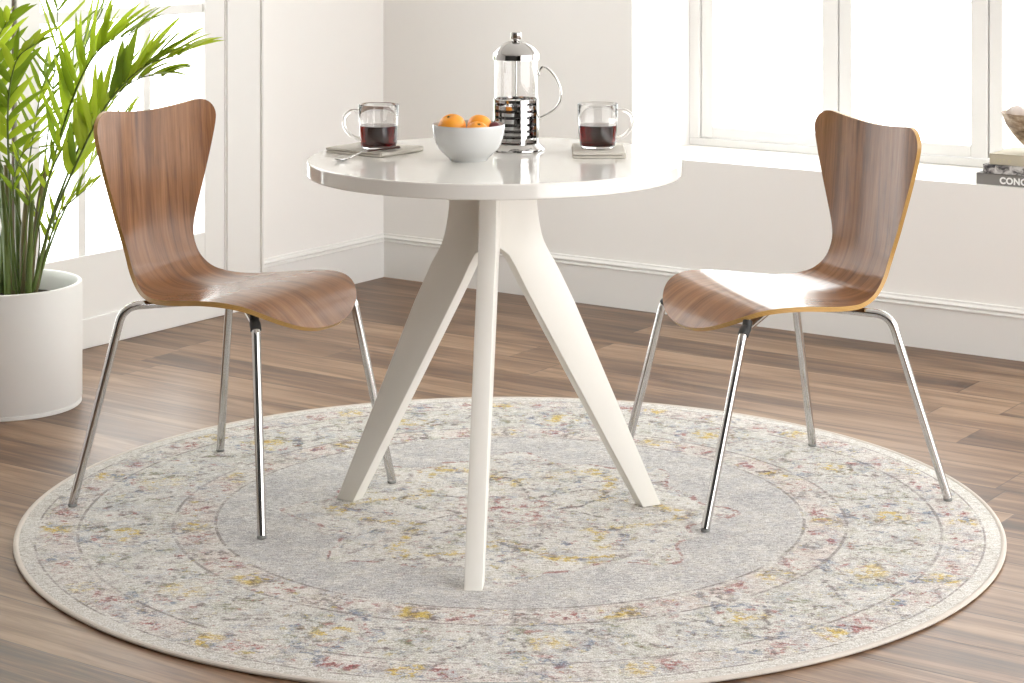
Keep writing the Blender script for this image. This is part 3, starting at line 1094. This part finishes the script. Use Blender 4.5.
# ------------------------------------------------------------------ things on the table
def fruit_bowl():
    c = (-.0873, 4.257)
    t = thing('fruit_bowl', 'small rounded pale grey porcelain bowl holding oranges on the white table', 'bowl', R(*c, TOP), YAW)
    bm = bmesh.new()
    prof = [(0, .004), (.030, .004), (.032, 0), (.038, 0), (.0395, .004), (.047, .010), (.059, .022), (.0675, .038), (.0718, .056), (.0733, .0715),
            (.0728, .0730), (.0715, .0728), (.0698, .056), (.0655, .039), (.057, .0245), (.045, .0135), (.030, .009), (0, .008)]
    pts = [(p.x, p.y) for p in catmull([(a, b, 0) for a, b in prof[5:10]], 4)]
    pin = [(p.x, p.y) for p in catmull([(a, b, 0) for a, b in prof[11:17]], 4)]
    lathe(bm, prof[:5] + pts + prof[10:11] + pin + prof[17:], 72)
    link_mesh('bowl_body', bm, 'bowl', t, angle=50)

    def orange(dx, dy, dz, r, lab, squash=.90, tilt=(0, 0)):
        o = thing('orange', lab, 'orange', R(c[0] + dx, c[1] + dy, TOP + dz), YAW, 'oranges in the porcelain bowl')
        o.rotation_euler = (tilt[0], tilt[1], YAW)
        bm = bmesh.new()
        prof = []
        for i in range(25):
            a = -PI / 2 + PI * i / 24
            rr = r * math.cos(a)
            z = r * squash * math.sin(a)
            z -= .0035 * math.exp(-(rr / (.25 * r)) ** 2) * (1 if z > 0 else .0)
            prof.append((rr if 0 < i < 24 else 0, z))
        lathe(bm, prof, 40)
        link_mesh('peel', bm, 'orange', o, angle=80)
        bm = bmesh.new()
        zt = r * squash - .0036
        for k in range(5):
            a = 2 * PI * k / 5
            v0 = bm.verts.new((0, 0, zt + .0012))
            v1 = bm.verts.new((.0022 * math.cos(a - .6), .0022 * math.sin(a - .6), zt + .0011))
            v2 = bm.verts.new((.0045 * math.cos(a), .0045 * math.sin(a), zt + .0016))
            v3 = bm.verts.new((.0022 * math.cos(a + .6), .0022 * math.sin(a + .6), zt + .0011))
            bm.faces.new((v0, v1, v2, v3))
        tube(bm, [(0, 0, zt - .001), (0, 0, zt + .003)], .0013, 6)
        link_mesh('calyx', bm, 'calyx', o, recalc=False)
    orange(-.0335, -.004, .0665, .0285, 'large orange at the left of the bowl, nearest the left mug', .92, (.35, -.3))
    orange(.022, .022, .0660, .0255, 'orange rising at the back right of the bowl', .90, (-.3, .2))
    orange(.018, -.028, .0590, .0235, 'low orange at the front of the bowl, before the other two', .88, (.4, .2))
    o = thing('dark_plum', 'small dark red fruit at the right edge of the orange bowl', 'fruit', R(c[0] + .052, c[1] + .012, TOP + .063))
    bm = bmesh.new()
    lathe(bm, [(0 if i in (0, 16) else .0135 * math.cos(-PI / 2 + PI * i / 16), .0125 * math.sin(-PI / 2 + PI * i / 16)) for i in range(17)], 28)
    link_mesh('fruit_skin', bm, 'plum', o, angle=80)
    bm = bmesh.new()
    tube(bm, [(0, 0, .011), (.001, .001, .017), (.003, .001, .021)], .001, 6)
    link_mesh('stalk', bm, 'calyx', o)


fruit_bowl()


def french_press():
    c = (.0084, 4.42)
    t = thing('french_press', 'tall glass and chrome french press coffee maker standing on the white table', 'coffee maker', R(*c, TOP), YAW)
    # glass beaker
    bm = bmesh.new()
    lathe(bm, [(0, .0125), (.040, .0125), (.0440, .015), (.0455, .020), (.0455, .1955), (.0435, .1955), (.0435, .021), (.042, .0165), (.039, .0148), (0, .0148)], 64)
    link_mesh('glass_beaker', bm, 'glass', t, angle=40)
    bm = bmesh.new()
    lathe(bm, [(0, .0150), (.0390, .0150), (.0425, .0168), (.0439, .0215), (.0439, .088), (0, .088)], 64)
    link_mesh('coffee', bm, 'coffee', t, angle=40)
    # chrome cage: rings, straps and flared foot
    slots = [.098, .084, .071, .056, .043, .031, .0195]
    bm = bmesh.new()
    edges = [.1075] + [z for s in slots for z in (s + .0030, s - .0030)] + [.0135]
    ri, ro = .0462, .0480
    for a, b in zip(edges[::2], edges[1::2]):
        lathe(bm, [(ri, b), (ro, b), (ro, a), (ri, a)], 72, closed=True)
    for deg in (20, 70, 160, 200, 290, 340):
        a = math.radians(deg)
        hw = .0062
        r_ = .0475
        da = hw / r_
        A = []
        for z in (.0135, .1075):
            for rr in (ri + .0003, ro + .0006):
                for k in range(5):
                    q = a - da + 2 * da * k / 4
                    A.append(bm.verts.new((rr * math.cos(q), rr * math.sin(q), z)))
        for k in range(4):
            bm.faces.new((A[5 + k], A[6 + k], A[16 + k], A[15 + k]))
            bm.faces.new((A[k], A[10 + k], A[11 + k], A[1 + k]))
            bm.faces.new((A[10 + k], A[15 + k], A[16 + k], A[11 + k]))
            bm.faces.new((A[k], A[1 + k], A[6 + k], A[5 + k]))
        bm.faces.new((A[0], A[5], A[15], A[10]))
        bm.faces.new((A[4], A[14], A[19], A[9]))
    link_mesh('cage', bm, 'steel', t, angle=30)
    bm = bmesh.new()
    lathe(bm, [(0, .002), (.052, .002), (.054, 0), (.0595, 0), (.0605, .0015), (.0600, .004), (.055, .0075), (.0505, .0115), (.0485, .0145), (.0464, .0145), (.0464, .0118), (0, .0118)], 72)
    link_mesh('foot', bm, 'steel', t, angle=40)
    # lid with knob
    bm = bmesh.new()
    lid = [(.0470, .190), (.0490, .190), (.0492, .2005), (.0482, .2030), (.0455, .2065), (.038, .2150), (.027, .2225), (.016, .2270), (.008, .2285), (0, .2288)]
    lathe(bm, lid + [(0, .2265), (.016, .2250), (.027, .2205), (.037, .2130), (.045, .2045), (.047, .2000)][0:6], 72, closed=False)
    ld = link_mesh('lid', bm, 'steel', t, angle=35)
    bm = bmesh.new()
    lathe(bm, [(0, .2275), (.0075, .2275), (.0062, .2295), (.0066, .2308), (.0108, .2316), (.0114, .2330), (.0114, .2450), (.0104, .2464), (0, .2468)], 40)
    link_mesh('knob', bm, 'steel', ld, angle=35)
    bm = bmesh.new()
    tube(bm, [(0, 0, .020), (0, 0, .230)], .0017, 10)
    lathe(bm, [(0, .0190), (.0425, .0190), (.0428, .0215), (.0415, .0225), (0, .0228)], 48)
    link_mesh('plunger', bm, 'steel', t, angle=40)
    # strap handle, to the right
    pts = catmull([(0.0473, 0, 0.1591), (0.0509, 0, 0.1695), (0.0576, 0, 0.1741), (0.0670, 0, 0.1699), (0.0795, 0, 0.1570), (0.0900, 0, 0.1381), (0.0942, 0, 0.1193), (0.0910, 0, 0.1005), (0.0795, 0, 0.0848), (0.0638, 0, 0.0743), (0.0469, 0, 0.0659)], 6)
    bm = bmesh.new()
    tube(bm, pts, .0042, 12, squash=(.55, 1.15))
    box(bm, .0470, .0500, -.006, .006, 0.1549, 0.1643, .001)
    box(bm, .0470, .0500, -.006, .006, 0.0617, 0.0701, .001)
    link_mesh('handle', bm, 'chrome', t, angle=50)


french_press()
NAP = .0116


def napkin(label, cx, cy, wx, wy, rz, tails):
    """folded cloth in two stacked layers joined by a rolled fold along its front"""
    t = thing('napkin', label, 'napkin', R(cx, cy, TOP), YAW + rz, 'folded linen napkins under the mugs')
    bm = bmesh.new()
    # two soft layers with a narrow gap between them, joined by rolled folds
    for z0, z1, sx, yo in ((.0004, .0050, 1.0, 0), (.0061, .0110, .985, .0015)):
        box(bm, -wx * sx, wx * sx, -wy + yo, wy + yo, z0, z1, .0020, 0, 3)
    if tails:
        tube(bm, [Vector((-wx * .985, -wy + .001, .0056)), Vector((0, -wy + .0005, .0056)), Vector((wx * .985, -wy + .001, .0056))], .0054, 12, squash=(1.0, .9))
    tube(bm, [Vector((wx * .985, wy * .97, .0056)), Vector((wx, 0, .0056)), Vector((wx * .985, -wy * .97, .0056))], .0054, 12, squash=(1, .8))
    bmesh.ops.subdivide_edges(bm, edges=[e for e in bm.edges if e.calc_length() > .02], cuts=4, use_grid_fill=True)
    for v in bm.verts:
        v.co.z += .0005 * math.sin(v.co.x * 90 + v.co.y * 60) * (v.co.z > .004)
    link_mesh('cloth', bm, 'linen', t, angle=50)
    return t


def mug(label, cx, cy, base, hdir):
    t = thing('glass_mug', label, 'mug', R(cx, cy, base), YAW if hdir > 0 else YAW + PI, 'glass mugs of coffee on the table')
    bm = bmesh.new()
    prof_o = [(0, 0.0012), (.030, .0012), (.0325, 0), (.0345, .0005), (.0362, .004), (.0380, .014), (.0396, .030), (.0410, .055), (.0420, .0885)]
    prof_i = [(.0416, .0900), (.0408, .0900), (.0400, .0885), (.0389, .055), (.0374, .030), (.0352, .014), (.0335, .0060), (.031, .0046), (0, .0042)]
    lathe(bm, prof_o + prof_i, 64)
    link_mesh('mug_body', bm, 'glass', t, angle=50)
    bm = bmesh.new()
    lathe(bm, [(0, .0045), (.0311, .0049), (.0338, .0063), (.0355, .0142), (.0378, .030), (.0386, .0425), (.0388, .0465), (0, .0465)], 64)
    link_mesh('coffee', bm, 'coffee', t, angle=40)
    bm = bmesh.new()
    pts = catmull([(.0405, 0, .0735), (.049, 0, .0765), (.060, 0, .0745), (.0695, 0, .066), (.0725, 0, .053), (.069, 0, .040), (.060, 0, .0285), (.050, 0, .0215), (.0395, 0, .0175)], 6)
    n = len(pts)
    tube(bm, pts, [.0040 + .0012 * abs(2 * i / (n - 1) - 1) for i in range(n)], 14, squash=(.85, 1.25))
    link_mesh('handle', bm, 'glass', t, angle=60)
    return t


# left setting
y_l = 4.365
x_l = -.2749
napkin('folded linen napkin under the left mug, with a teaspoon on it', -.286, 4.388, .069, .073, math.radians(54), 1)
mug('glass mug half full of black coffee, left of the bowl, handle pointing left', x_l, y_l - .008, TOP + NAP + .0007, -1)
# right setting
y_r = 4.375
x_r = .1771
napkin('folded linen napkin under the right mug, with nothing else on it', x_r, 4.362, .0530, .083, math.radians(-1), 0)
mug('glass mug half full of black coffee, right of the french press, handle pointing right', x_r, y_r - .008, TOP + NAP + .0007, 1)


def teaspoon():
    a = (-.354, 4.224)
    b = (-.2317, 4.331)
    mid = ((a[0] + b[0]) / 2, (a[1] + b[1]) / 2)
    L = math.hypot(b[0] - a[0], b[1] - a[1])
    rz = math.atan2(b[1] - a[1], b[0] - a[0])
    t = thing('teaspoon', 'teaspoon with a dark handle resting across the left napkin in front of the mug', 'spoon', R(mid[0], mid[1], TOP), YAW + rz)
    bm = bmesh.new()
    h = L / 2
    # bowl of the spoon at the left, resting on the table
    A, B = [], []
    seg = 24
    rings = []
    for q in range(6):
        f = q / 5
        ring = []
        for i in range(seg):
            an = 2 * PI * i / seg
            ex = -h + .018 + math.cos(an) * .019 * f
            ey = math.sin(an) * .0115 * f * (1 - .15 * math.cos(an))
            ring.append((ex, ey, .0045 - .0038 * (1 - f * f)))
        rings.append(ring)
    top = [[bm.verts.new((x, y, z + .0012)) for x, y, z in rg] for rg in rings[1:]]
    bot = [[bm.verts.new((x, y, z)) for x, y, z in rg] for rg in rings[1:]]
    ct, cb = bm.verts.new((-h + .018, 0, .0019)), bm.verts.new((-h + .018, 0, .0007))
    for i in range(seg):
        j = (i + 1) % seg
        bm.faces.new((ct, top[0][i], top[0][j]))
        bm.faces.new((cb, bot[0][j], bot[0][i]))
        for q in range(4):
            bm.faces.new((top[q][i], top[q + 1][i], top[q + 1][j], top[q][j]))
            bm.faces.new((bot[q][i], bot[q][j], bot[q + 1][j], bot[q + 1][i]))
        bm.faces.new((top[4][i], bot[4][i], bot[4][j], top[4][j]))
    tube(bm, catmull([(-h + .034, 0, .0048), (-h + .045, 0, .0085), (-h + .065, 0, .0142), (0, 0, .0150)], 5), .0022, 10, squash=(.7, 1.1))
    link_mesh('spoon_bowl', bm, 'chrome', t, angle=50)
    bm = bmesh.new()
    pts = catmull([(-.002, 0, .0150), (h * .4, 0, .0158), (h * .8, 0, .0166), (h, 0, .0168)], 6)
    n = len(pts)
    tube(bm, pts, [.0024 + .0028 * (i / (n - 1)) ** 1.3 * (1 if i < n - 1 else .6) for i in range(n)], 12, squash=(.6, 1.2))
    o = link_mesh('handle', bm, 'bronze', t, angle=50)
    o['label'] = 'dark brown handle'


teaspoon()


# ------------------------------------------------------------------ books and bowl on the window sill
def text_mesh(name, body, size, parent, mat, loc, rot, bold=0.0, sx=1.0):
    cu = bpy.data.curves.new(name, 'FONT')
    cu.body = body
    cu.size = size
    cu.extrude = .0002
    cu.offset = bold
    cu.space_character = 1.08
    tmp = bpy.data.objects.new(name + '_tmp', cu)
    COL.objects.link(tmp)
    bpy.context.view_layer.update()
    dg = bpy.context.evaluated_depsgraph_get()
    me = bpy.data.meshes.new_from_object(tmp.evaluated_get(dg))
    bpy.data.objects.remove(tmp)
    bpy.data.curves.remove(cu)
    me.materials.clear()
    me.materials.append(M[mat])
    o = bpy.data.objects.new(name, me)
    COL.objects.link(o)
    o.parent = parent
    o.location = loc
    o.rotation_euler = rot
    o.scale = (sx, 1, 1)
    return o


def book(label, x0, y0, z, w, d, h, cover, rz=0.0):
    """lying flat, spine facing the room; origin at the spine's lower left corner"""
    t = thing('book', label, 'book', (x0, y0, z), rz, 'books stacked on the window sill')
    bm = bmesh.new()
    c = .0022
    box(bm, 0, w, .0, d, 0, c, .0006)
    box(bm, 0, w, .0, d, h - c, h, .0006)
    box(bm, 0, w, 0, .0032, 0, h, .0010)
    link_mesh('cover', bm, cover, t, smooth=False)
    bm = bmesh.new()
    box(bm, .003, w - .003, .0028, d - .003, c, h - c)
    link_mesh('pages', bm, 'paper', t, smooth=False)
    return t


S = SILL
b1 = book('wide dark grey book with white capital letters on its spine, bottom of the sill stack', 2.088, .030, S, .30, .245, .0315, 'greycloth')
text_mesh('spine_lettering', 'CONC', .0250, b1, 'ink', (.0690, -.0004, .0064), (PI / 2, 0, 0), .0011)['label'] = 'white capital letters'
b2 = book('black and white photo covered book between the grey and beige books on the sill', 2.106, .034, S + .0315, .27, .21, .0250, 'photospine')
b3 = book('beige cloth book with a faint green tinge, topmost of the sill stack', 2.123, .040, S + .0565, .235, .19, .0300, 'beigecloth')
text_mesh('spine_lettering', 'I S T  O', .012, b3, 'ink2', (.022, -.0004, .0085), (PI / 2, 0, 0), .0002)


def sill_bowl():
    bx, by = 2.240, .125
    z = S + .0865
    t = thing('pottery_bowl', 'brown mottled pottery bowl on top of the book stack by the window', 'bowl', (bx, by, z), 0)
    bm = bmesh.new()
    outer = [(0, .0), (.026, 0), (.028, .003), (.030, .007), (.052, .026), (.076, .052), (.094, .078), (.106, .1085), (.1085, .1115)]
    inner = [(.1075, .1145), (.1035, .1140), (.090, .082), (.072, .055), (.049, .031), (.027, .013), (0, .011)]
    oo = [(p.x, p.y) for p in catmull([(a, b, 0) for a, b in outer[3:]], 4)]
    lathe(bm, outer[:3] + oo + inner, 72)
    link_mesh('bowl_body', bm, 'stoneware', t, angle=50)
    # a dried pod lying in the bowl
    spots = [(-.063, -.014, .1060, .0285, 'mauve dried pod resting at the rim of the brown pottery bowl')]
    for i, (dx, dy, dz, r, lab) in enumerate(spots):
        p = thing('dried_pod', lab, 'dried pod', (bx + dx, by + dy, z + dz), 2.1)
        bm = bmesh.new()
        prof = [(0 if k in (0, 12) else r * math.cos(-PI / 2 + PI * k / 12), r * .90 * math.sin(-PI / 2 + PI * k / 12)) for k in range(13)]
        rings = lathe(bm, prof, 30)
        for rg in rings:
            if len(rg) > 1:
                for q, v in enumerate(rg):
                    m = 1 + .12 * math.cos(q * 2 * PI * 5 / 30)
                    v.co.x *= m
                    v.co.y *= m
        link_mesh('pod_husk', bm, 'shell' if i % 2 else 'petal', p, angle=80)
        bm = bmesh.new()
        tube(bm, [(0, 0, r * .84), (.002, 0, r * .98), (.006, .002, r * 1.04)], .0016, 6)
        link_mesh('stalk', bm, 'calyx', p)


sill_bowl()


# ------------------------------------------------------------------ light, camera, view
w = bpy.data.worlds.new('overcast_sky')
SC.world = w
w.use_nodes = True
bg = w.node_tree.nodes['Background']
bg.inputs[0].default_value = (1.0, .997, .99, 1)
bg.inputs[1].default_value = 5.35

cam_d = bpy.data.cameras.new('camera')
cam = bpy.data.objects.new('camera', cam_d)
COL.objects.link(cam)
cam.location = R(0, 0, 1.3)
cam.rotation_euler = (PI / 2, 0, YAW)
cam_d.sensor_width = 36
cam_d.sensor_fit = 'HORIZONTAL'
cam_d.lens = 2112.0 / 1024 * 36
cam_d.shift_y = -(341.5 + 110) / 1024
cam_d.clip_start = .05
SC.camera = cam

vs = SC.view_settings
vs.view_transform = 'Standard'
vs.look = 'None'
vs.gamma = 1.0
vs.exposure = 0.0
vs.use_curve_mapping = False
SC.cycles.use_denoising = True
SC.cycles.max_bounces = 12
SC.cycles.diffuse_bounces = 6
SC.cycles.transparent_max_bounces = 16
SC.cycles.caustics_reflective = False
